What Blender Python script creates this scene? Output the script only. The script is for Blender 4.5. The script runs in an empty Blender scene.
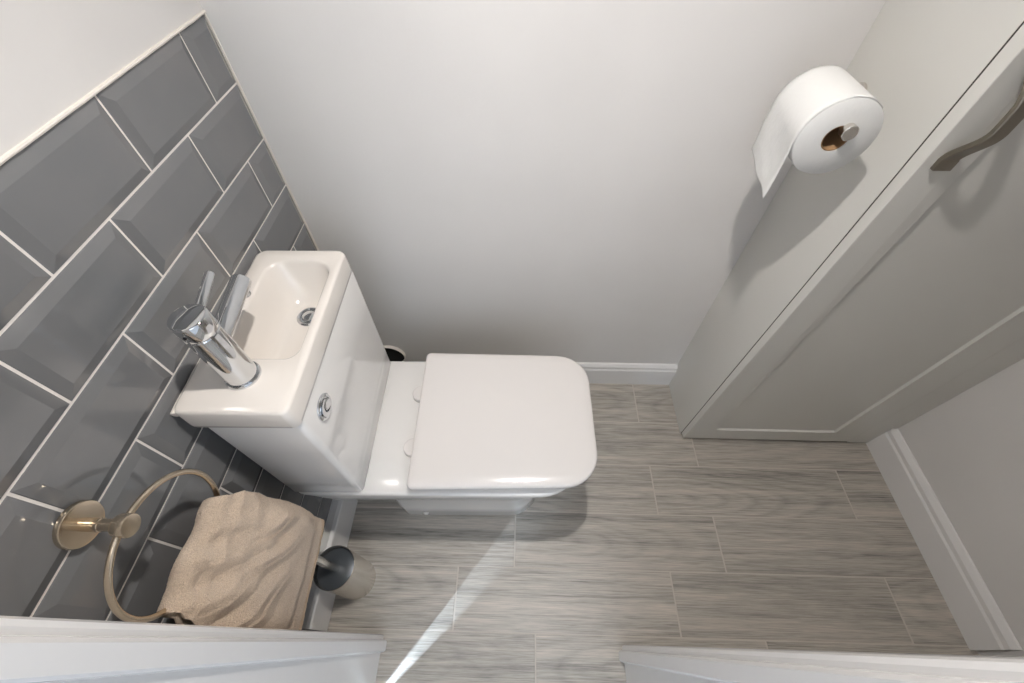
import bpy, bmesh, math, random
from math import sin, cos, pi, radians, sqrt, hypot
from mathutils import Vector, Matrix, noise
random.seed(7)
sc = bpy.context.scene
COL = sc.collection

# ------------------------------------------------------------------ camera
cam_d = bpy.data.cameras.new('camera')
cam = bpy.data.objects.new('camera', cam_d); COL.objects.link(cam)
cam.location = (0.5015, -0.7951, 1.294)
cam.rotation_mode = 'XYZ'
cam.rotation_euler = (0.6373, 0.0003, 0.024)
cam_d.sensor_fit = 'HORIZONTAL'; cam_d.sensor_width = 36.0
cam_d.lens = 421.1 / 1024 * 36.0
cam_d.clip_start = 0.005
sc.camera = cam

# ------------------------------------------------------------------ world, lights, exposure
w = bpy.data.worlds.new('world'); sc.world = w; w.use_nodes = True
bg = w.node_tree.nodes['Background']
bg.inputs[0].default_value = (0.80, 0.88, 1.0, 1); bg.inputs[1].default_value = 0.68
sc.view_settings.view_transform = 'Standard'; sc.view_settings.look = 'None'
sc.view_settings.exposure = 0.33; sc.view_settings.gamma = 1.0
sc.view_settings.use_curve_mapping = False

def light(name, kind, loc, power, col, size=0.05, target=None, **kw):
    d = bpy.data.lights.new(name, kind); o = bpy.data.objects.new(name, d); COL.objects.link(o)
    o.location = loc; d.energy = power; d.color = col
    if kind == 'AREA':
        d.shape = 'RECTANGLE'; d.size = size[0]; d.size_y = size[1]
    else:
        d.shadow_soft_size = size
    if target is not None:
        o.rotation_euler = (Vector(target) - Vector(loc)).to_track_quat('-Z', 'Y').to_euler()
    for k, v in kw.items(): setattr(d, k, v)
    return o
# small low-hung lamp over the middle of the room
light('room_lamp', 'SPOT', (0.55, -0.468, 1.74), 31, (1.0, 0.955, 0.915), 0.02, (0.55, -0.468, 0), spot_size=radians(138), spot_blend=1.0)
# added fill light behind the camera, standing in for landing daylight through the doorway
light('hall_daylight_fill', 'AREA', (0.75, -2.3, 1.7), 7.5, (0.84, 0.91, 1.0), (1.4, 1.3), (0.6, -0.5, 0.5))
# window at the far side of the landing, seen by the room only through the hinge gap of the door
light('hall_side_daylight', 'AREA', (-0.59, -1.75, 1.25), 620, (0.66, 0.82, 1.0), (0.17, 2.0), (0.149, -0.927, 1.25))

# ------------------------------------------------------------------ materials
def lin(c):
    f = lambda u: u / 12.92 if u <= 0.04045 else ((u + 0.055) / 1.055) ** 2.4
    return (f(c[0] / 255), f(c[1] / 255), f(c[2] / 255), 1)
def mat(name, rgb, rough=0.5, metal=0.0, coat=0.0, bump=None, spec=0.5, aniso=0.0):
    m = bpy.data.materials.new(name); m.use_nodes = True
    nt = m.node_tree; b = nt.nodes['Principled BSDF']
    b.inputs['Base Color'].default_value = lin(rgb)
    b.inputs['Roughness'].default_value = rough; b.inputs['Metallic'].default_value = metal
    b.inputs['Coat Weight'].default_value = coat; b.inputs['Coat Roughness'].default_value = 0.04
    b.inputs['Specular IOR Level'].default_value = spec
    b.inputs['Anisotropic'].default_value = aniso
    if bump:
        sc_, st, dist = bump
        tc = nt.nodes.new('ShaderNodeTexCoord'); mp = nt.nodes.new('ShaderNodeMapping')
        mp.inputs['Scale'].default_value = sc_ if isinstance(sc_, tuple) else (sc_, sc_, sc_)
        n = nt.nodes.new('ShaderNodeTexNoise'); n.inputs['Scale'].default_value = 1; n.inputs['Detail'].default_value = 4
        bp = nt.nodes.new('ShaderNodeBump'); bp.inputs['Strength'].default_value = st; bp.inputs['Distance'].default_value = dist
        nt.links.new(tc.outputs['Object'], mp.inputs[0]); nt.links.new(mp.outputs[0], n.inputs['Vector'])
        nt.links.new(n.outputs['Fac'], bp.inputs['Height']); nt.links.new(bp.outputs[0], b.inputs['Normal'])
    return m
def vary(m, c1, c2, scale, detail=3.0, lo=0.3, hi=0.7):
    """slow procedural variation of the base colour"""
    nt = m.node_tree; b = nt.nodes['Principled BSDF']
    tc = nt.nodes.new('ShaderNodeTexCoord'); mp = nt.nodes.new('ShaderNodeMapping')
    mp.inputs['Scale'].default_value = scale if isinstance(scale, tuple) else (scale,) * 3
    n = nt.nodes.new('ShaderNodeTexNoise'); n.inputs['Scale'].default_value = 1; n.inputs['Detail'].default_value = detail
    r = nt.nodes.new('ShaderNodeValToRGB'); r.color_ramp.elements[0].position = lo; r.color_ramp.elements[1].position = hi
    r.color_ramp.elements[0].color = lin(c1); r.color_ramp.elements[1].color = lin(c2)
    nt.links.new(tc.outputs['Object'], mp.inputs[0]); nt.links.new(mp.outputs[0], n.inputs['Vector'])
    nt.links.new(n.outputs['Fac'], r.inputs[0]); nt.links.new(r.outputs[0], b.inputs['Base Color'])
    return m
M = {}
M['paint'] = vary(mat('white_wall_paint', (218, 215, 212), 0.55, bump=(14, 0.25, 0.004)), (214, 211, 208), (221, 218, 215), 3)
M['ceiling'] = mat('ceiling_paint', (236, 236, 234), 0.8)
M['gloss'] = mat('white_gloss_woodwork', (226, 224, 222), 0.22, bump=(30, 0.12, 0.002))
M['grout'] = mat('pale_grout', (232, 226, 219), 0.85)
M['caulk'] = mat('cream_caulk', (232, 225, 215), 0.5)
M['tile'] = vary(mat('grey_glazed_tile', (114, 115, 116), 0.07, coat=0.3, spec=0.6), (109, 111, 112), (120, 119, 119), 6)
M['ceramic'] = mat('white_ceramic', (226, 223, 219), 0.09, coat=0.5)
M['basin'] = mat('white_basin_ceramic', (228, 221, 213), 0.10, coat=0.5)
M['plastic'] = mat('white_seat_plastic', (222, 217, 213), 0.18)
M['chrome'] = mat('polished_chrome', (214, 216, 218), 0.045, 1.0)
M['dark_chrome'] = mat('dark_chrome_dot', (70, 70, 72), 0.2, 1.0)  # darker metal for the small dot on the tap cap
M['nickel'] = mat('brushed_nickel', (208, 193, 172), 0.22, 1.0, bump=((600, 40, 40), 0.15, 0.0005))
M['steel'] = mat('brushed_stainless', (226, 221, 214), 0.26, 1.0, bump=((30, 30, 900), 0.25, 0.0006))
M['lid_dark'] = mat('dark_brush_lid', (84, 88, 92), 0.3, 0.3)
M['cab'] = mat('grey_cabinet_paint', (206, 204, 198), 0.36, bump=(60, 0.05, 0.001))
M['bronze'] = mat('antique_pewter_handle', (146, 139, 128), 0.36, 1.0)
M['paper'] = mat('white_tissue_paper', (218, 217, 214), 0.9, bump=((160, 160, 160), 0.35, 0.0012))
M['card'] = mat('brown_cardboard_core', (150, 118, 84), 0.85)
M['black'] = mat('hollow_shade_black', (12, 12, 11), 0.8)
M['pipe'] = mat('white_pipe_plastic', (226, 220, 210), 0.35)
M['dark_gap'] = mat('dark_gap_strip', (60, 56, 50), 0.8)  # dark tone painting the gap shade at the cabinet; also on the hinge bar

# terry towel
m = mat('beige_terry_cloth', (198, 172, 146), 0.95, spec=0.1)
nt = m.node_tree; b = nt.nodes['Principled BSDF']; b.inputs['Sheen Weight'].default_value = 0.35; b.inputs['Sheen Roughness'].default_value = 0.6
tc = nt.nodes.new('ShaderNodeTexCoord')
n1 = nt.nodes.new('ShaderNodeTexNoise'); n1.inputs['Scale'].default_value = 760; n1.inputs['Detail'].default_value = 3
n2 = nt.nodes.new('ShaderNodeTexVoronoi'); n2.inputs['Scale'].default_value = 700
ad = nt.nodes.new('ShaderNodeMath'); ad.operation = 'ADD'
bp = nt.nodes.new('ShaderNodeBump'); bp.inputs['Strength'].default_value = 0.9; bp.inputs['Distance'].default_value = 0.0022
rp = nt.nodes.new('ShaderNodeValToRGB'); rp.color_ramp.elements[0].position = 0.32; rp.color_ramp.elements[1].position = 0.68
rp.color_ramp.elements[0].color = lin((198, 172, 146)); rp.color_ramp.elements[1].color = lin((238, 216, 192))
nt.links.new(tc.outputs['Object'], n1.inputs['Vector']); nt.links.new(tc.outputs['Object'], n2.inputs['Vector'])
nt.links.new(n1.outputs['Fac'], ad.inputs[0]); nt.links.new(n2.outputs['Distance'], ad.inputs[1])
nt.links.new(ad.outputs[0], bp.inputs['Height']); nt.links.new(bp.outputs[0], b.inputs['Normal'])
nt.links.new(n1.outputs['Fac'], rp.inputs[0]); nt.links.new(rp.outputs[0], b.inputs['Base Color'])
M['terry'] = m
M['hem'] = vary(mat('woven_towel_hem', (206, 180, 152), 0.9, bump=((900, 60, 900), 0.5, 0.001), spec=0.1), (196, 168, 140), (216, 192, 166), (900, 30, 300))

# wood-look porcelain planks; attribute 'plank' holds a random offset for each plank
def plank_material():
    m = bpy.data.materials.new('grey_wood_look_porcelain'); m.use_nodes = True
    nt = m.node_tree; L = nt.links; N = nt.nodes.new; b = nt.nodes['Principled BSDF']
    tc = N('ShaderNodeTexCoord'); at = N('ShaderNodeAttribute'); at.attribute_name = 'plank'
    add = N('ShaderNodeVectorMath'); add.operation = 'ADD'
    L.new(tc.outputs['Object'], add.inputs[0]); L.new(at.outputs['Vector'], add.inputs[1])
    def noise_(scale, detail, rough, src, dist=0.0):
        mp = N('ShaderNodeMapping'); mp.inputs['Scale'].default_value = scale
        n = N('ShaderNodeTexNoise'); n.inputs['Scale'].default_value = 1; n.inputs['Detail'].default_value = detail
        n.inputs['Roughness'].default_value = rough; n.inputs['Distortion'].default_value = dist
        L.new(src, mp.inputs[0]); L.new(mp.outputs[0], n.inputs['Vector']); return n
    # slow warp field -> cathedral figure
    wn = noise_((2.2, 7, 1), 1, 0.4, add.outputs[0])
    fig = N('ShaderNodeMath'); fig.operation = 'MULTIPLY_ADD'; fig.inputs[1].default_value = 15.0
    sy = N('ShaderNodeSeparateXYZ'); L.new(add.outputs[0], sy.inputs[0])
    my = N('ShaderNodeMath'); my.operation = 'MULTIPLY'; my.inputs[1].default_value = 26.0
    L.new(sy.outputs['Y'], my.inputs[0]); L.new(wn.outputs['Fac'], fig.inputs[0]); L.new(my.outputs[0], fig.inputs[2])
    sn = N('ShaderNodeMath'); sn.operation = 'FRACT'; L.new(fig.outputs[0], sn.inputs[0])
    tri = N('ShaderNodeValToRGB')
    e = tri.color_ramp.elements; e[0].position = 0.0; e[0].color = (0.15, 0.15, 0.15, 1); e[1].position = 1.0; e[1].color = (0.15, 0.15, 0.15, 1)
    q = e.new(0.25); q.color = (0.75, 0.75, 0.75, 1); q = e.new(0.62); q.color = (1, 1, 1, 1)
    L.new(sn.outputs[0], tri.inputs[0])
    st1 = noise_((1.6, 60, 1), 6, 0.68, add.outputs[0], 0.0)     # streaks
    st2 = noise_((12, 420, 1), 4, 0.7, add.outputs[0])          # fine pores
    st3 = noise_((0.9, 17, 1), 3, 0.5, add.outputs[0], 0.1)    # broad bands
    def mix(a, b_, f):
        x = N('ShaderNodeMix'); x.data_type = 'FLOAT'; x.inputs[0].default_value = f
        L.new(a, x.inputs[2]); L.new(b_, x.inputs[3]); return x.outputs[0]
    ac = N('ShaderNodeAttribute'); ac.attribute_name = 'heart'      # heart of the figure of this plank, z = strength
    sb = N('ShaderNodeVectorMath'); sb.operation = 'SUBTRACT'; L.new(tc.outputs['Object'], sb.inputs[0]); L.new(ac.outputs['Vector'], sb.inputs[1])
    ml = N('ShaderNodeVectorMath'); ml.operation = 'MULTIPLY'; ml.inputs[1].default_value = (9, 60, 0); L.new(sb.outputs[0], ml.inputs[0])
    ln = N('ShaderNodeVectorMath'); ln.operation = 'LENGTH'; L.new(ml.outputs[0], ln.inputs[0])
    wr = N('ShaderNodeMath'); wr.operation = 'MULTIPLY_ADD'; wr.inputs[1].default_value = 2.4; L.new(wn.outputs['Fac'], wr.inputs[0]); L.new(ln.outputs['Value'], wr.inputs[2])
    fr = N('ShaderNodeMath'); fr.operation = 'FRACT'; L.new(wr.outputs[0], fr.inputs[0])
    ring_ = N('ShaderNodeValToRGB'); e = ring_.color_ramp.elements; e[0].position = 0; e[0].color = (.12, .12, .12, 1); e[1].position = 1; e[1].color = (.12, .12, .12, 1)
    q = e.new(.18); q.color = (.55, .55, .55, 1); q = e.new(.7); q.color = (.95, .95, .95, 1)
    L.new(fr.outputs[0], ring_.inputs[0])
    sh = N('ShaderNodeSeparateXYZ'); L.new(ac.outputs['Vector'], sh.inputs[0])
    fm = N('ShaderNodeMix'); fm.data_type = 'FLOAT'; L.new(sh.outputs['Z'], fm.inputs[0]); L.new(st1.outputs['Fac'], fm.inputs[2]); L.new(ring_.outputs[0], fm.inputs[3])
    t = mix(fm.outputs[0], tri.outputs[0], 0.03)
    t = mix(t, st3.outputs['Fac'], 0.34)
    t = mix(t, st2.outputs['Fac'], 0.40)
    r = N('ShaderNodeValToRGB'); e = r.color_ramp.elements
    e[0].position = 0.36; e[0].color = lin((92, 89, 85)); e[1].position = 0.65; e[1].color = lin((208, 196, 184))
    q = e.new(0.44); q.color = lin((147, 142, 134)); q = e.new(0.54); q.color = lin((181, 174, 164))
    L.new(t, r.inputs[0])
    # each plank a little lighter / darker
    br = N('ShaderNodeHueSaturation'); sz = N('ShaderNodeSeparateXYZ'); L.new(at.outputs['Vector'], sz.inputs[0])
    mr = N('ShaderNodeMapRange'); mr.inputs[1].default_value = 0; mr.inputs[2].default_value = 10; mr.inputs[3].default_value = 0.90; mr.inputs[4].default_value = 1.06
    L.new(sz.outputs['Z'], mr.inputs[0]); L.new(mr.outputs[0], br.inputs['Value']); L.new(r.outputs[0], br.inputs['Color'])
    L.new(br.outputs[0], b.inputs['Base Color'])
    b.inputs['Roughness'].default_value = 0.42
    bp = N('ShaderNodeBump'); bp.inputs['Strength'].default_value = 0.35; bp.inputs['Distance'].default_value = 0.0012
    L.new(t, bp.inputs['Height']); L.new(bp.outputs[0], b.inputs['Normal'])
    return m
M['plank'] = plank_material()
M['floor_grout'] = mat('floor_grout', (192, 184, 174), 0.9)

# ------------------------------------------------------------------ helpers
def obj(name, bm, m, parent=None, smooth=True, angle=35, kind=None):
    bmesh.ops.recalc_face_normals(bm, faces=bm.faces)
    me = bpy.data.meshes.new(name); bm.to_mesh(me); bm.free()
    o = bpy.data.objects.new(name, me); COL.objects.link(o)
    for mm in (m if isinstance(m, (list, tuple)) else [m]): me.materials.append(mm)
    if smooth:
        me.shade_smooth()
        me.set_sharp_from_angle(angle=radians(angle))
    if parent: o.parent = parent
    if kind: o['kind'] = kind
    return o
def thing(name, label, cat, loc=(0, 0, 0), rz=0, group=None):
    o = bpy.data.objects.new(name, None); COL.objects.link(o); o.location = loc; o.rotation_euler = (0, 0, rz)
    o.empty_display_size = 0.05
    o['label'] = label; o['category'] = cat
    if group: o['group'] = group
    return o
def box(bm, x0, x1, y0, y1, z0, z1, bev=0.0, seg=2):
    r = bmesh.ops.create_cube(bm, size=1)
    bmesh.ops.scale(bm, vec=(x1 - x0, y1 - y0, z1 - z0), verts=r['verts'])
    bmesh.ops.translate(bm, vec=((x0 + x1) / 2, (y0 + y1) / 2, (z0 + z1) / 2), verts=r['verts'])
    if bev:
        es = list({e for v in r['verts'] for e in v.link_edges})
        bmesh.ops.bevel(bm, geom=es, offset=bev, segments=seg, profile=0.5, affect='EDGES')
    return bm
def rrect(x0, x1, y0, y1, r4, z, k=7):
    """rounded rectangle, radii r4 for the corners (x1,y1),(x0,y1),(x0,y0),(x1,y0); z may be a function"""
    cs = [(x1, y1, -1, -1, 0), (x0, y1, 1, -1, 90), (x0, y0, 1, 1, 180), (x1, y0, -1, 1, 270)]
    out = []
    for (cx, cy, sx, sy, a0), r in zip(cs, r4):
        for i in range(k + 1):
            a = radians(a0 + 90 * i / k)
            x = cx + sx * r + r * cos(a); y = cy + sy * r + r * sin(a)
            out.append((x, y, z(x, y) if callable(z) else z))
    return out
def loft(bm, rings, cap0=True, cap1=True, closed=False, mat_idx=0):
    vs = [[bm.verts.new(p) for p in r] for r in rings]
    n = len(vs[0])
    pairs = list(zip(vs, vs[1:])) + ([(vs[-1], vs[0])] if closed else [])
    for a, b_ in pairs:
        for i in range(n):
            f = bm.faces.new((a[i], a[(i + 1) % n], b_[(i + 1) % n], b_[i])); f.material_index = mat_idx
    if not closed:
        if cap0: bm.faces.new(vs[0][::-1])
        if cap1: bm.faces.new(vs[-1])
    return vs
def lathe(bm, prof, mtx=Matrix(), n=40, cap0=True, cap1=True):
    rings = []
    for r, z in prof:
        rings.append([mtx @ Vector((r * cos(2 * pi * i / n), r * sin(2 * pi * i / n), z)) for i in range(n)])
    return loft(bm, rings, cap0, cap1)
def axis_m(p, d):
    d = Vector(d).normalized()
    return Matrix.Translation(Vector(p)) @ d.to_track_quat('Z', 'Y').to_matrix().to_4x4()
def tube(bm, pts, rad, n=16, closed=False, sx=1.0, up=None):
    pts = [Vector(p) for p in pts]; rings = []
    N_ = len(pts); ref = Vector(up) if up else Vector((0, 0, 1))
    for i, p in enumerate(pts):
        if closed: t = pts[(i + 1) % N_] - pts[i - 1]
        else: t = pts[min(i + 1, N_ - 1)] - pts[max(i - 1, 0)]
        t.normalize()
        a = ref - ref.dot(t) * t
        if a.length < 1e-4: a = Vector((1, 0, 0)) - t.x * t
        a.normalize(); b_ = t.cross(a)
        r = rad[i] if isinstance(rad, (list, tuple)) else rad
        rings.append([p + a * (r * cos(2 * pi * j / n)) + b_ * (r * sx * sin(2 * pi * j / n)) for j in range(n)])
    loft(bm, rings, closed=closed)
    return bm
def extrude_profile(bm, prof, f0, f1):
    """prof: 2-D points; f0/f1 map a point to 3-D at either end"""
    loft(bm, [[f0(*p) for p in prof], [f1(*p) for p in prof]])
    return bm

# ------------------------------------------------------------------ setting
CEIL = 2.4; XR = 1.65; YF = -0.762
bm = bmesh.new(); box(bm, -0.12, XR + 0.12, 0, 0.12, -0.02, CEIL); obj('wall_back', bm, M['paint'], smooth=False, kind='structure')
bm = bmesh.new(); box(bm, -0.12, -0.006, YF - 0.1, 0, -0.02, CEIL)
box(bm, -0.006, 0.0, YF - 0.1, 0, 1.0735, CEIL)
wl = obj('wall_left', bm, M['paint'], smooth=False, kind='structure')
bm = bmesh.new(); box(bm, XR, XR + 0.12, YF - 0.1, 0, -0.02, CEIL); obj('wall_right', bm, M['paint'], smooth=False, kind='structure')
bm = bmesh.new(); box(bm, -0.12, XR + 0.12, -1.0, 0.12, CEIL, CEIL + 0.05); obj('ceiling', bm, M['ceiling'], smooth=False, kind='structure')

# grey bevelled tiles on the left wall: rows meet at z = .97, .87 ... ; vertical joints at y = -.08 - .2k, odd rows shifted by half
bm = bmesh.new(); g = 0.0017
def bevel_tile(bm, y0, y1, z0, z1, bw=0.0135, h=0.0045, base=-0.004):
    ly, hy, lz, hz = y0 + g, y1 - g, z0 + g, z1 - g
    if hy - ly < 0.006 or hz - lz < 0.006: return
    by0 = bw if y0 > -50 else 0; b1 = min(bw, (hy - ly) * .45); b2 = min(bw, (hz - lz) * .45)
    r0 = [(base, ly, lz), (base, hy, lz), (base, hy, hz), (base, ly, hz)]
    e = 0.0008
    r1 = [(-0.0012, a, c) for _, a, c in r0]
    r15 = [(-0.0004, ly + e, lz + e), (-0.0004, hy - e, lz + e), (-0.0004, hy - e, hz - e), (-0.0004, ly + e, hz - e)]
    r2 = [(h - .0008, ly + b1, lz + b2), (h - .0008, hy - b1, lz + b2), (h - .0008, hy - b1, hz - b2), (h - .0008, ly + b1, hz - b2)]
    r3 = [(h - .0005, ly + b1 + .001, lz + b2 + .001), (h - .0005, hy - b1 - .001, lz + b2 + .001), (h - .0005, hy - b1 - .001, hz - b2 - .001), (h - .0005, ly + b1 + .001, hz - b2 - .001)]
    loft(bm, [r0, r1, r15, r2, r3])
zs = [1.0710, 0.97] + [0.97 - 0.1 * i for i in range(1, 10)]
for i in range(len(zs) - 1):
    z1, z0 = zs[i], zs[i + 1]
    off = -0.08 if i % 2 == 0 else 0.02
    ys = [-0.0015] + [off - 0.2 * k for k in range(0, 6) if off - 0.2 * k < -0.01]
    for a, b_ in zip(ys, ys[1:]):
        bevel_tile(bm, b_, a, z0, z1)
tiles = obj('wall_tiles', bm, M['tile'], wl, smooth=False)
bm = bmesh.new(); box(bm, -0.006, -0.0016, YF - 0.1, -0.0002, 0.0, 1.0712)
obj('tile_grout', bm, M['grout'], wl, smooth=False)
bm = bmesh.new()
n = 60
pts = [(0.0015 + 0.0006 * noise.noise(Vector((0, i * .9, 3))), -0.001 - (0.86) * i / n, 1.0722 + 0.0006 * noise.noise(Vector((i * .5, 0, 0)))) for i in range(n + 1)]
tube(bm, pts, 0.0026, 8)
pts = [(0.0012, -0.0012, 0.12 + 0.95 * i / n) for i in range(n + 1)]
tube(bm, pts, 0.0016, 6)
obj('tile_edge_caulk', bm, M['caulk'], wl)

# floor of wood-look planks
bm = bmesh.new(); lay = bm.verts.layers.float_vector.new('plank'); lay2 = bm.verts.layers.float_vector.new('heart')
PL = 0.5768; fd = 0.1475; fy0 = -0.1638
joints = {-1: 0.70, 0: 0.9115, 1: 1.0744, 2: 0.922, 3: 1.080, 4: 0.9265, 5: 0.559, 6: 0.80, 7: 0.95, 8: 0.66, 9: 1.02, 10: .8}
random.seed(11)
for k in range(-1, 11):
    y1 = fy0 - fd * (k - 1); y0 = y1 - fd
    if k == -1: pass
    x = joints[k]
    while x > -0.3: x -= PL
    while x < XR:
        a, c = x + .0016, x + PL - .0016
        u, v = y0 + .0013, y1 - .0013
        off = Vector((random.uniform(0, 40), random.uniform(0, 40), random.uniform(0, 10)))
        hv = Vector((random.choice((a + random.uniform(-.05, .12), c + random.uniform(-.12, .05))), (u + v) / 2 + random.uniform(-.035, .035), random.choice((0.0, .05, .10, .15))))
        ya, yb = max(u, -1.45), min(v, 0.0)
        if yb > ya:
            e = .0012
            r0 = [(a, ya, -.008), (c, ya, -.008), (c, yb, -.008), (a, yb, -.008)]
            r1 = [(a, ya, -.0010), (c, ya, -.0010), (c, yb, -.0010), (a, yb, -.0010)]
            r2 = [(a + e, ya + e, 0), (c - e, ya + e, 0), (c - e, yb - e, 0), (a + e, yb - e, 0)]
            for vs in loft(bm, [r0, r1, r2]):
                for q in vs: q[lay] = off; q[lay2] = hv
        x += PL
fl = obj('floor', bm, M['plank'], smooth=False, kind='structure')
bm = bmesh.new(); box(bm, -0.3, XR + 0.12, -1.45, 0.0, -0.03, -0.0007); obj('floor_grout', bm, M['floor_grout'], fl, smooth=False)

# skirtings
prof = [(0, 0), (.015, 0), (.015, .084), (.0115, .090), (.0115, .103), (.008, .110), (.004, .117), (.0015, .1185), (0, .1185)]
bm = bmesh.new(); extrude_profile(bm, prof, lambda d, z: (XR - d, -0.2042, z), lambda d, z: (XR - d, YF, z))
obj('baseboard_right', bm, M['gloss'], smooth=False, kind='structure')
prof2 = [(0, 0), (.016, 0), (.016, .085), (.0125, .090), (.0125, .100), (.006, .109), (.002, .1105), (0, .1105)]
bm = bmesh.new(); extrude_profile(bm, prof2, lambda d, z: (0.24, -d, z), lambda d, z: (1.0395, -d, z))
obj('baseboard_back', bm, M['gloss'], smooth=False, kind='structure')
profl = [(-.004, 0), (.032, 0), (.032, .108), (.030, .1125), (.022, .116), (.006, .117), (-.004, .117)]
bm = bmesh.new(); extrude_profile(bm, profl, lambda d, z: (d, -0.012, z), lambda d, z: (d, YF, z))
obj('baseboard_left', bm, M['gloss'], smooth=False, kind='structure')

# door frame: the jambs lean a little out of plumb, as in the photo
LEAN = -0.0195
def jamb(name, plan, z1=2.05):
    bm = bmesh.new()
    extrude_profile(bm, plan, lambda x, y: (x, y, -0.002), lambda x, y: (x, y + LEAN * z1, z1))
    return obj(name, bm, M['gloss'], smooth=False, kind='structure')
jamb('trim_1', [(-.004, -.7645), (.170, -.7645), (.176, -.766), (.178, -.770), (.178, -.7745), (.1835, -.7755), (.1875, -.7785), (.1875, -.797), (.184, -.800), (.176, -.8015), (.176, -.870), (.147, -.870), (.147, -.925), (-.30, -.925), (-.30, -.862), (-.004, -.862)])
jamb('trim_2', [(XR + .004, -.7715), (.782, -.7715), (.776, -.773), (.774, -.777), (.774, -.7815), (.7685, -.7825), (.7645, -.7855), (.7645, -.803), (.768, -.806), (.776, -.8075), (.776, -.866), (XR + .004, -.866)])
bm = bmesh.new()
box(bm, -.12, XR + .12, -.90, -.80, 2.05, CEIL)
obj('wall_front', bm, M['paint'], smooth=False, kind='structure')
# open door leaf on the landing side, a hinge gap away from the left jamb
bm = bmesh.new()
box(bm, .1515, .190, -1.70, -.9290, 0.006, 2.03)
obj('door_1', bm, M['gloss'], kind='structure')

# ------------------------------------------------------------------ tall grey cabinet
cab = thing('tall_cabinet', 'tall pale grey shaker cabinet with recessed door panel, standing against the white back wall', 'cabinet', (1.04, -0.1, 0))
def P(parent, x, y, z): return (x - parent.location.x, y - parent.location.y, z - parent.location.z)
def local(o, parent):
    o.data.transform(Matrix.Translation(-Vector(parent.location))); return o
DY = -0.222
bm = bmesh.new(); ya_, yb_ = DY + .0205, -.0005
rows = [[(1.04, ya_ + .0008, z), (1.0408, ya_, z), (1.058, ya_, z), (1.058, yb_, z)] + [(1.04, yb_ + (ya_ + .0008 - yb_) * i / 10, z) for i in range(10)] for z in [2.1 * k / 40 for k in range(41)]]
loft(bm, rows); local(obj('side_panel', bm, M['cab'], cab, angle=40), cab)
bm = bmesh.new(); box(bm, 1.0585, 1.64, -.190, -.0005, 0.05, 2.1); local(obj('carcass', bm, M['cab'], cab, smooth=False), cab)
bm = bmesh.new(); box(bm, 1.0405, 1.6345, -.2005, -.19, 0.0, 0.05); box(bm, 1.0405, 1.0415, DY + .0185, DY + .0205, 0.006, 2.1); local(obj('plinth_gap_shade', bm, M['dark_gap'], cab, smooth=False), cab)  # plinth and door-gap strip, coloured dark to stand in for gap shade
# filler strip to the right wall
bm = bmesh.new(); box(bm, 1.5705, 1.6495, DY + .0005, DY + .018, 0.1185, 2.1, .0006); box(bm, 1.5705, 1.6345, DY + .0005, DY + .018, 0.006, 0.1185, .0006)
local(obj('filler_strip', bm, M['cab'], cab, smooth=False), cab)
# shaker door: frame with bevelled inner edge and recessed panel in one mesh
bm = bmesh.new()
X0, X1, Z0, Z1 = 1.0408, 1.570, 0.014, 2.095; fl_, fr, fb, ft = 0.080, 0.082, 0.064, 0.08
yf, yb = DY, DY + .0185
def q4(x0, x1, z0, z1, y): return [(x0, y, z0), (x1, y, z0), (x1, y, z1), (x0, y, z1)]
loft(bm, [q4(X0, X1, Z0, Z1, yb), q4(X0, X1, Z0, Z1, yf + .001), q4(X0 + .001, X1 - .001, Z0 + .001, Z1 - .001, yf),
          q4(X0 + fl_, X1 - fr, Z0 + fb, Z1 - ft, yf), q4(X0 + fl_ + .0025, X1 - fr - .0025, Z0 + fb + .0025, Z1 - ft - .0025, yf + .0060),
          q4(X0 + fl_ + .0035, X1 - fr - .0035, Z0 + fb + .0035, Z1 - ft - .0035, yf + .0064)])
door = local(obj('cabinet_door', bm, M['cab'], cab, smooth=False), cab)
# bow handle: flat strap swelling out from the door
def strap(bm, path, wid, th):
    rings = []
    for i, p in enumerate(path):
        p = Vector(p); t = (Vector(path[min(i + 1, len(path) - 1)]) - Vector(path[max(i - 1, 0)])).normalized()
        sd = Vector((1, 0, 0)); nn = t.cross(sd).normalized()
        ww, tt = wid[i] / 2, th[i] / 2; c = .0012
        rings.append([p + sd * a + nn * b_ for a, b_ in ((-ww + c, -tt), (ww - c, -tt), (ww, -tt + c), (ww, tt - c), (ww - c, tt), (-ww + c, tt), (-ww, tt - c), (-ww, -tt + c))])
    loft(bm, rings)
for ch in list(cab.children):          # the cabinet front stands a hair out of plumb
    for v in ch.data.vertices:
        Y, Z = v.co.y + cab.location.y, v.co.z
        v.co.y += -0.0165 * Z * min(1.0, Y / DY)
        if v.co.x + cab.location.x < 1.062: u = max(0, Y / DY); v.co.x += .011 * Z * u; v.co.y -= .003 * Z * u
DY0 = DY; DY = DY0 - .0165 * 1.0
bm = bmesh.new(); path, wd, th = [], [], []
HX = 1.080; zb, zt = 0.969, 1.128
for i in range(33):
    s = i / 32; z = zb + (zt - zb) * s
    u = min(s, 1 - s) / .42; u = max(0, min(1, (u - .10) / .9)); d = 0.0035 + 0.032 * u * u * (3 - 2 * u)
    path.append((HX, DY - d, z)); wd.append(.025 - .006 * sin(pi * s)); th.append(.0075)
strap(bm, path, wd, th)
for zc in (zb + .006, zt - .006): box(bm, HX - .0125, HX + .0125, DY - .009, DY - .0002, zc - .008, zc + .008, .0012)
h = obj('handle', bm, M['bronze'], None); h.data.transform(Matrix.Translation(-Vector(cab.location))); h.parent = door
h['label'] = 'pewter bow handle'

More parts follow.
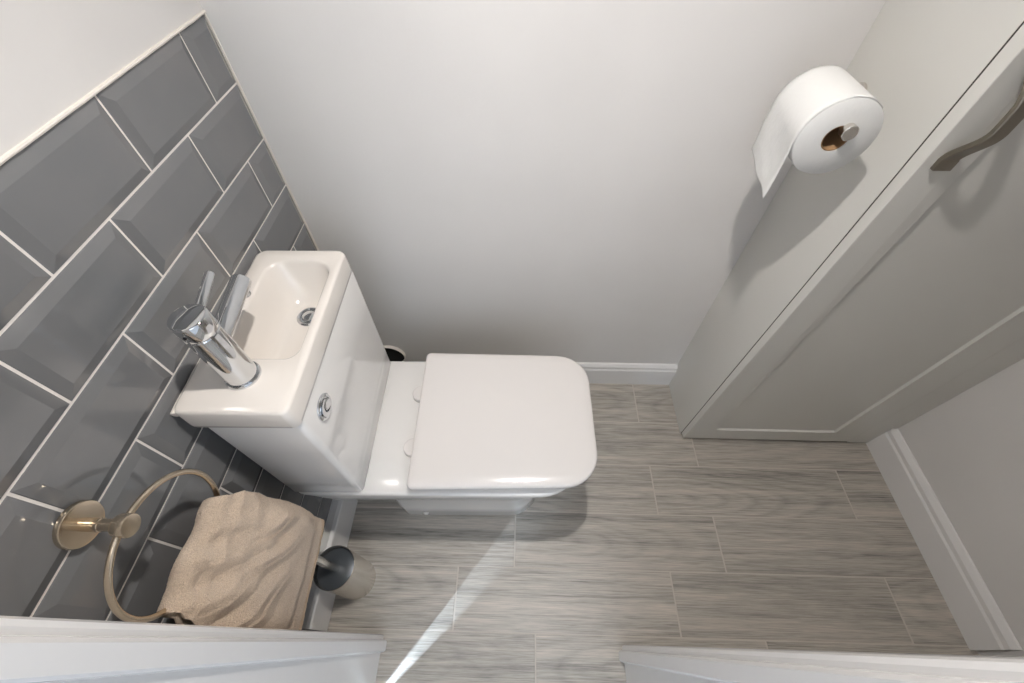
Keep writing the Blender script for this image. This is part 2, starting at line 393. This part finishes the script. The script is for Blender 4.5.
# ------------------------------------------------------------------ paper roll holder and roll
RX, RZ, RY0, RY1, RR = 0.944, 0.987, -0.202, -0.100, 0.055
ph = thing('toilet_roll_holder', 'brushed metal toilet roll holder on the grey cabinet side, inside the paper roll', 'toilet roll holder', (1.04, -.045, .985))
bm = bmesh.new(); lathe(bm, [(.0150, 0), (.0150, .004), (.0138, .0055)], axis_m((1.04, -.062, RZ + .002), (-1, 0, 0)), 32)
local(obj('wall_plate', bm, M['steel'], ph), ph)
bm = bmesh.new()
pts = [(1.036, -.062, RZ + .002), (.985, -.064, RZ + .010)]
for i in range(7):
    a = i / 6 * pi / 2; pts.append((.972 - .020 * sin(a), -.066 - .020 * (1 - cos(a)), RZ + .012))
pts += [(.952, -.11, RZ + .012), (.952, -.199, RZ + .012)]
tube(bm, pts, .0065, 16)
local(obj('arm', bm, M['steel'], ph), ph)
bm = bmesh.new(); lathe(bm, [(.0095, 0), (.0105, .001), (.0105, .012), (.0095, .013)], axis_m((.952, -.1985, RZ + .012), (0, -1, 0)), 32)
local(obj('end_cap', bm, M['steel'], ph), ph)
tr = thing('toilet_roll', 'white toilet paper roll with a loose hanging sheet on the cabinet side holder', 'toilet roll', (RX, (RY0 + RY1) / 2, RZ))
bm = bmesh.new(); RC = .0180
pr_ = [(RC + .0006, 0), (RR - .0015, 0), (RR, .0015), (RR, .0985), (RR - .0015, .1), (RC + .0006, .1)]
mt = axis_m((RX, RY0, RZ), (0, 1, 0)); n = 72; rings = []
for k, (r, z) in enumerate(pr_):
    rr = []
    for i in range(n):
        a = 2 * pi * i / n; q = r + (0.0006 * noise.noise(Vector((cos(a) * 2, sin(a) * 2, z * 6))) if r > .03 else 0)
        rr.append(mt @ Vector((q * cos(a), q * sin(a), z)))
    rings.append(rr)
loft(bm, rings, closed=True)
local(obj('paper', bm, M['paper'], tr, angle=50), tr)
bm = bmesh.new(); rings = []
for r, z in [(RC, .0008), (RC, .0992), (RC - .0012, .0992), (RC - .0012, .0008)]:
    rings.append([mt @ Vector((r * cos(2 * pi * i / 40), r * sin(2 * pi * i / 40), z)) for i in range(40)])
loft(bm, rings, closed=True); local(obj('cardboard_core', bm, M['card'], tr), tr)
# loose sheet: leaves the roll on top, hangs down on the room side
bm = bmesh.new(); NS, NT = 46, 12; gp = []
for j in range(NT + 1):
    t = j / NT; y = RY0 + .0006 + (.0988) * t; row = []
    zend = .887 + .028 * t + .0022 * sin(t * 9)
    for i in range(NS + 1):
        s = i / NS
        if s < .5:
            a = radians(48 + 132 * (s / .5)); r = RR + .0003 + .0006 * (s / .5)
            x, z = RX + r * cos(a), RZ + r * sin(a)
        else:
            u = (s - .5) / .5; z = RZ + (zend - RZ) * u
            x = RX - RR - .0009 + .003 * u - .0015 * u * u + .0025 * sin(u * 3.1) * sin(t * 5 + .5) + .001 * noise.noise(Vector((z * 60, y * 60, 0)))
        row.append(bm.verts.new((x, y, z)))
    gp.append(row)
for a, b_ in zip(gp, gp[1:]):
    for i in range(NS): bm.faces.new((a[i], a[i + 1], b_[i + 1], b_[i]))
o = local(obj('loose_sheet', bm, M['paper'], tr, angle=60), tr)
md = o.modifiers.new('thickness', 'SOLIDIFY'); md.thickness = .0006; md.offset = 1

# ------------------------------------------------------------------ toilet
TY = -0.362
to = thing('toilet', 'white close-coupled toilet with squared closed lid, below the small basin', 'toilet', (0.0, TY, 0), radians(0.9))
T = to
def ring_pan(x0, x1, hw, hr, rb, rf, z):
    # hw: half width of the bowl; hr: half width of the shelf under the cistern
    pts = rrect(x0, x1, -1, 1, (rf, rb, rb, rf), z, 8) if False else rrect(x0, x1, -hw, hw, (rf, rb, rb, rf), z, 8)
    out = []
    for x, y, z_ in pts:
        u = max(0, min(1, (.31 - x) / .13)); u = u * u * (3 - 2 * u)
        out.append((x, y * (1 + (hr / hw - 1) * u), z_))
    return out
bm = bmesh.new()
loft(bm, [ring_pan(.170, .568, .1155, .1155, .030, .085, 0.0), ring_pan(.168, .571, .118, .118, .030, .088, .006), ring_pan(.168, .573, .119, .119, .030, .09, .08),
          ring_pan(.166, .578, .123, .123, .032, .095, .16), ring_pan(.160, .590, .133, .134, .035, .10, .23), ring_pan(.140, .606, .146, .150, .04, .10, .285),
          ring_pan(.100, .622, .157, .166, .045, .10, .315), ring_pan(.060, .634, .164, .1705, .045, .098, .335), ring_pan(.045, .640, .168, .1715, .04, .095, .350), ring_pan(.032, .645, .1705, .1715, .035, .09, .366),
          ring_pan(.024, .646, .1710, .1715, .025, .09, .374), ring_pan(.026, .644, .1695, .1700, .025, .088, .3785), ring_pan(.030, .640, .166, .166, .022, .086, .380)])
pan = obj('pan', bm, M['ceramic'], T, angle=50)
bm = bmesh.new(); lathe(bm, [(.0075, 0), (.0075, .002), (.006, .0045), (.003, .0055)], axis_m((.245, -.1185, .030), (0, -1, 0)), 20)
obj('bolt_cap', bm, M['plastic'], T)
# cistern
bm = bmesh.new()
def cr(z, e=0.0): return rrect(.026 + .030 * max(0, (.62 - z)) / .24 * 0 + e, .176 - e, -.169 + e, .169 - e, (.012, .006, .006, .012), z, 6)
loft(bm, [cr(.3815, .003), cr(.385), cr(.45), cr(.60), cr(.7075), cr(.7110, .002), cr(.7110, .008), cr(.69, .008)], cap1=False)
obj('cistern', bm, M['ceramic'], T, angle=50)
# dual flush button on the cistern front
bm = bmesh.new(); mt = axis_m((.1755, -.112, .662), (1, 0, 0))
lathe(bm, [(.0235, 0), (.0235, .003), (.0215, .0048), (.0180, .0042), (.0176, .0022), (.004, .0022)], mt, 40)
fb_ = obj('flush_button', bm, M['chrome'], T); fb_['label'] = 'chrome dual flush button'
bm = bmesh.new(); mt2 = axis_m((.1785, -.112, .662), (1, 0, 0))
cres = [];  n = 20
for sgn in (1,):
    outer = [(.0165 * cos(radians(a)), .0165 * sin(radians(a))) for a in [60 + 240 * i / n for i in range(n + 1)]]
    inner = [(.0045 + .0125 * cos(radians(a)), .0125 * sin(radians(a))) for a in [285 - 210 * i / n for i in range(n + 1)]]
    ringp = outer + inner
    loft(bm, [[mt2 @ Vector((x, y, 0)) for x, y in ringp], [mt2 @ Vector((x, y, .0032)) for x, y in ringp]])
obj('full_flush_button', bm, M['chrome'], fb_)
bm = bmesh.new(); mt3 = mt2 @ Matrix.Translation((.0055, 0, 0)); lathe(bm, [(.0105, 0), (.0105, .0026), (.0085, .0040)], mt3, 28)
obj('half_flush_button', bm, M['chrome'], fb_)
for q in fb_.children: pass
# seat ring and lid
def seat_ring(x0, x1, hw, hf, rb, rf, z):
    # hw at the back, hf slightly narrower at the front
    pts = rrect(x0, x1, -hw, hw, (rf, rb, rb, rf), z, 9)
    return [(x, y * (1 - (hw - hf) / hw * max(0, (x - x0) / (x1 - x0)) ** 1.5), z) for x, y, z in pts]
bm = bmesh.new()
loft(bm, [seat_ring(.284, .664, .160, .152, .014, .070, .3805), seat_ring(.280, .668, .164, .156, .014, .072, .384),
          seat_ring(.280, .669, .165, .157, .014, .073, .395), seat_ring(.283, .667, .163, .155, .014, .072, .3985)])
obj('seat', bm, M['plastic'], T, angle=50)
bm = bmesh.new()
loft(bm, [seat_ring(.277, .672, .1665, .158, .012, .072, .4000), seat_ring(.2735, .6765, .170, .1615, .012, .075, .4035), seat_ring(.273, .677, .1705, .162, .012, .076, .413),
          seat_ring(.2745, .6757, .169, .1606, .012, .075, .4185), seat_ring(.279, .672, .1645, .157, .011, .072, .4205), seat_ring(.30, .655, .145, .138, .01, .06, .4213)])
obj('lid', bm, M['plastic'], T, angle=60)
for yy in (-.070, .068):
    bm = bmesh.new(); lathe(bm, [(.021, 0), (.021, .0105), (.0195, .0125), (.017, .0130)], axis_m((.268, yy, .3802), (0, 0, 1)), 32)
    obj('hinge_cap', bm, M['plastic'], T)
bm = bmesh.new(); tube(bm, [(.276, -.15, .3975), (.276, .15, .3975)], .0045, 12); obj('hinge_bar', bm, M['dark_gap'], T)

# ------------------------------------------------------------------ basin on the cistern
ba = thing('hand_basin', 'small cream-white rectangular hand basin with chrome tap on top of the cistern', 'basin', (0, TY - .004, .7118), radians(0.9))
ZB = .7118; TOP = .760 - ZB
bm = bmesh.new()
def orr(z, e): return rrect(.011 + e, .178 - e, -.1715 + e, .1715 - e, (.016, .016, .012, .012), z, 8)
def irr(z, x0, x1, y0, y1, r1, r2): return rrect(x0, x1, y0, y1, (r1, r1, r2, r2), z, 8)
rings = [orr(0.0, .004), orr(.002, .001), orr(.010, 0), orr(TOP - .005, .0008), orr(TOP - .0015, .0022), orr(TOP, .0055),
         irr(TOP + .0003, .040, .1635, -.0795, .1425, .036, .022), irr(TOP - .0015, .0425, .1610, -.077, .140, .036, .022), irr(TOP - .006, .0450, .1590, -.0755, .138, .035, .022),
         irr(TOP - .025, .052, .1575, -.074, .132, .036, .024), irr(TOP - .045, .062, .1555, -.071, .122, .036, .026), irr(TOP - .060, .072, .152, -.064, .110, .034, .028),
         irr(TOP - .067, .080, .147, -.050, .100, .026, .026), irr(TOP - .070, .086, .142, -.030, .092, .018, .018)]
vs = [[bm.verts.new(p) for p in r] for r in rings]; n = len(vs[0])
# outer shell only from the rim down to the cistern top, bowl hangs into the cistern
for a, b_ in zip(vs, vs[1:]):
    for i in range(n): bm.faces.new((a[i], a[(i + 1) % n], b_[(i + 1) % n], b_[i]))
bm.faces.new(vs[-1])
obj('basin_bowl', bm, M['basin'], ba, angle=50)
# cream sealant to the wall
bm = bmesh.new()
tube(bm, [(.0075, .166 - .332 * i / 20, .034 + .0005 * sin(i * 2.1)) for i in range(21)], .0058, 10)
obj('sealant', bm, M['caulk'], ba)
# waste
WX, WY = .113, .064; zb_ = TOP - .0698
bm = bmesh.new(); lathe(bm, [(.0225, 0), (.0225, .0018), (.0195, .0030), (.0165, .0016), (.0160, -.004), (.0005, -.004)], Matrix.Translation((WX, WY, zb_)), 40)
dr = obj('waste', bm, M['chrome'], ba)
bm = bmesh.new(); lathe(bm, [(.0125, -.003), (.0125, .003), (.0115, .0050), (.008, .0062), (.0005, .0066)], Matrix.Translation((WX, WY, zb_)), 32)
obj('plug', bm, M['chrome'], dr)
# faucet
FX, FY = .092, -.108
bm = bmesh.new()
lathe(bm, [(.0255, 0), (.0255, .003), (.0240, .0055), (.0222, .0062), (.0222, .0072), (.0222, .0080), (.0222, .106), (.0212, .1072), (.0212, .109)], Matrix.Translation((FX, FY, TOP)), 48)
fa = obj('tap', bm, M['chrome'], ba); fa['label'] = 'chrome mixer tap'
bm = bmesh.new()
lathe(bm, [(.0212, .109), (.0226, .110), (.0233, .111), (.0233, .1335), (.0229, .1350), (.0219, .1362), (.0205, .1366), (.0120, .1376), (.0008, .1379)], Matrix.Translation((FX, FY, TOP)), 48)
obj('tap_cap', bm, M['chrome'], fa)
bm = bmesh.new(); lathe(bm, [(.0058, 0), (.0064, .002), (.0064, .060), (.0056, .0625)], axis_m((FX - .002, FY + .018, TOP + .123), (-.10, 1, .16)), 20)
obj('lever', bm, M['chrome'], fa)
bm = bmesh.new(); mt = axis_m((FX - .003, FY + .012, TOP + .070), (-.03, 1, .12))
lathe(bm, [(.0142, 0), (.0142, .104), (.0135, .106), (.0118, .1062), (.0115, .100), (.0005, .100)], mt, 32)
lathe(bm, [(.0085, 0), (.0085, .006), (.0070, .0072)], axis_m((FX - .005, FY + .104, TOP + .070), (0, .1, -1)), 24)
obj('spout', bm, M['chrome'], fa)
bm = bmesh.new(); lathe(bm, [(.0022, 0), (.0022, .0008)], axis_m((FX, FY - .0232, TOP + .122), (0, -1, 0)), 16)
obj('indicator', bm, M['dark_chrome'], fa)

# ------------------------------------------------------------------ waste pipe stub behind the toilet
pp = thing('waste_pipe', 'open round pipe end with black hollow low on the wall behind the toilet', 'pipe', (.074, 0, .132))
bm = bmesh.new(); rings = []
mt = axis_m((.074, -.0005, .136), (0, -1, 0))
for r, z in [(.0515, 0), (.0515, .010), (.0510, .011), (.0498, .011), (.0492, .010), (.0492, 0)]:
    rings.append([mt @ Vector((r * cos(2 * pi * i / 48), r * sin(2 * pi * i / 48), z)) for i in range(48)])
loft(bm, rings, closed=True); local(obj('collar', bm, M['pipe'], pp), pp)
bm = bmesh.new(); lathe(bm, [(.0490, 0), (.0490, .003)], mt, 40); local(obj('bore_shade_disc', bm, M['black'], pp), pp)  # flat black disc painting in the shade inside the open pipe

# ------------------------------------------------------------------ towel ring
TRC = Vector((.057, -.688, .700)); TR = .086
tg = thing('towel_ring', 'brushed nickel towel ring with round wall plate on the grey tiles', 'towel ring', (0.004, -.688, .785))
bm = bmesh.new(); lathe(bm, [(.0265, 0), (.0265, .0045), (.0255, .0062), (.0230, .0066)], axis_m((.0042, -.689, .785), (1, 0, 0)), 48)
local(obj('wall_plate', bm, M['nickel'], tg), tg)
bm = bmesh.new(); lathe(bm, [(.0078, .006), (.0078, .028), (.0070, .0285), (.0070, .052)], axis_m((.004, -.689, .785), (1, 0, 0)), 28)
local(obj('post', bm, M['nickel'], tg), tg)
bm = bmesh.new(); lathe(bm, [(.0115, 0), (.0130, .0012), (.0135, .0022), (.0135, .0135), (.0128, .0148), (.0110, .0152)], axis_m((.051, -.689, .785), (1, 0, 0)), 40)
local(obj('knob', bm, M['nickel'], tg), tg)
bm = bmesh.new(); tube(bm, [TRC + Vector((0, TR * sin(2 * pi * i / 96), TR * cos(2 * pi * i / 96))) for i in range(96)], .0039, 14, closed=True, up=(1, 0, 0))
local(obj('ring', bm, M['nickel'], tg), tg)

# ------------------------------------------------------------------ towel: one sheet folded over the lower half of the ring
def lerp(a, b_, t): return a + (b_ - a) * t
def interp(tab, z):
    if z >= tab[0][0]: return tab[0][1]
    for (z1, v1), (z0, v0) in zip(tab, tab[1:]):
        if z >= z0:
            t = (z1 - z) / (z1 - z0); t = t * t * (3 - 2 * t); return lerp(v1, v0, t)
    return tab[-1][1]
YFAR = [(.66, -.618), (.63, -.602), (.58, -.592), (.50, -.584), (.42, -.580), (.34, -.578)]
YNEAR = [(.66, -.764), (.62, -.776), (.52, -.781), (.42, -.781), (.30, -.779)]
XFR = [(.67, .062), (.650, .080), (.635, .092), (.60, .104), (.56, .116), (.50, .119), (.43, .112), (.38, .104), (.30, .098)]
XBK = [(.67, .050), (.65, .042), (.62, .036), (.56, .032), (.45, .034), (.30, .036)]
def towel_sheet(name, layers, hem=True):
    pass
bm = bmesh.new(); NU, NV = 230, 120; grid = []
for j in range(NV + 1):
    t = j / NV                      # 0 far side (towards the toilet) .. 1 near side
    row = []
    zfront = lerp(.352, .322, t); zback = lerp(.43, .41, t)
    ztop = .667 - .005 * (2 * t - 1) ** 2 + .004 * sin(t * 11 + 1)
    for i in range(NU + 1):
        s = i / NU
        # s: 0 back hem .. .36 crest .. 1 front hem
        if s < .34: u = s / .34; z = lerp(zback, ztop - .015, u); x = interp(XBK, z)
        elif s < .42:
            u = (s - .34) / .08; a = pi * (1 - u)
            xb_, xf_ = interp(XBK, ztop - .015), interp(XFR, ztop - .015)
            x = lerp(xb_, xf_, .5 + .5 * cos(a)); z = ztop - .015 + .015 * sin(a)
        else: u = (s - .42) / .58; z = lerp(ztop - .015, zfront, u); x = interp(XFR, z)
        yf_, yn_ = interp(YFAR, z), interp(YNEAR, z)
        y = lerp(yf_, yn_, t)
        if s < .40: y = lerp(y, (yf_ + yn_) / 2, (.16 if t < .5 else -.02) * min(1, (.40 - s) / .06))
        # rounded sides: front layer curls back towards the wall at both sides
        side = min(t, 1 - t); curl = max(0, 1 - side / .16)
        if s > .34: x -= (.030 if t < .5 else .022) * curl ** 2 * min(1, max(0, (z - .33) / .18)) * min(1, max(0, (s - .40) / .14))
        if s < .34 and t > .5: x += .024 * curl * min(1, max(0, (z - .45) / .15))
        # folds running from the crest down towards the far side
        d = 0
        if s > .36:
            f = (s - .36) / .64
            ph_ = f * 1.9 + t * 1.25 + .22 * noise.noise(Vector((f * 2.2, t * 2.2, 1)))
            env = min(1, f / .10) * (1 - min(1, max(0, (f - .34) / .34)))
            saw = abs(((ph_ * 2.05) % 1) - .38); 
            d += .0078 * env * (min(saw / .38, (1 - saw) / .62) * 2 - 1) * (0.6 + .6 * noise.noise(Vector((f * 3, t * 3, 7))))
            ph2 = f * .9 + t * 1.9; d += .0035 * env * sin(ph2 * 2 * pi * 1.9)
            # one broad soft sag above the hem
            d += .006 * math.exp(-((f - .62 - .14 * sin(t * 3)) / .10) ** 2)
            d += .0035 * noise.noise(Vector((f * 5, t * 4, 3)))
            # woven border bands
            if f > .78:
                g_ = (f - .78) / .22
                d -= .0009 if (.12 < g_ < .16 or .22 < g_ < .26 or .32 < g_ < .36) else 0
        else:
            d += -.003 * noise.noise(Vector((s * 5, t * 5, 9)))
        d += .0011 * noise.noise(Vector((x * 420, y * 420, z * 420)))
        row.append(bm.verts.new((x + d, y + .0009 * noise.noise(Vector((y * 300, z * 90, 2))), z + d * .35)))
    grid.append(row)
for a, b_ in zip(grid, grid[1:]):
    for i in range(NU):
        f = bm.faces.new((a[i], a[i + 1], b_[i + 1], b_[i]))
        ff = (i / NU - .36) / .64
        if ff > .955 or i < 6: f.material_index = 1
tw = obj('hand_towel', bm, [M['terry'], M['hem']], None, angle=180)
md = tw.modifiers.new('thickness', 'SOLIDIFY'); md.thickness = .0065; md.offset = -1
tw['label'] = 'beige terry hand towel draped over the nickel towel ring'; tw['category'] = 'towel'

# ------------------------------------------------------------------ toilet brush
tb = thing('toilet_brush', 'brushed steel cylindrical toilet brush holder on the floor below the towel', 'toilet brush', (.083, -.645, 0))
bm = bmesh.new(); n = 56; HB = .195; RB = .0475
prof = [(.0, .002), (RB - .002, .002), (RB, .004), (RB, HB), (RB - .0012, HB), (RB - .0014, .012), (.0, .012)]
rings = [[(r * cos(2 * pi * i / n), r * sin(2 * pi * i / n), z) for i in range(n)] for r, z in prof[1:-1]]
loft(bm, rings); obj('canister', bm, M['steel'], tb)
bm = bmesh.new(); lathe(bm, [(RB - .004, HB - .026), (RB - .002, HB - .024), (RB - .002, HB - .019), (RB - .004, HB - .0178), (.012, HB - .017)], Matrix(), 48)
obj('brush_lid', bm, M['lid_dark'], tb)
bm = bmesh.new(); lathe(bm, [(.0085, HB - .020), (.0085, HB + .140), (.0075, HB + .1425)], Matrix(), 20)
obj('handle', bm, M['steel'], tb)
bm = bmesh.new()
lathe(bm, [(.006, .03), (.030, .035), (.034, .06), (.034, .10), (.028, .12), (.006, .125)], Matrix(), 24); obj('brush_head', bm, M['plastic'], tb)
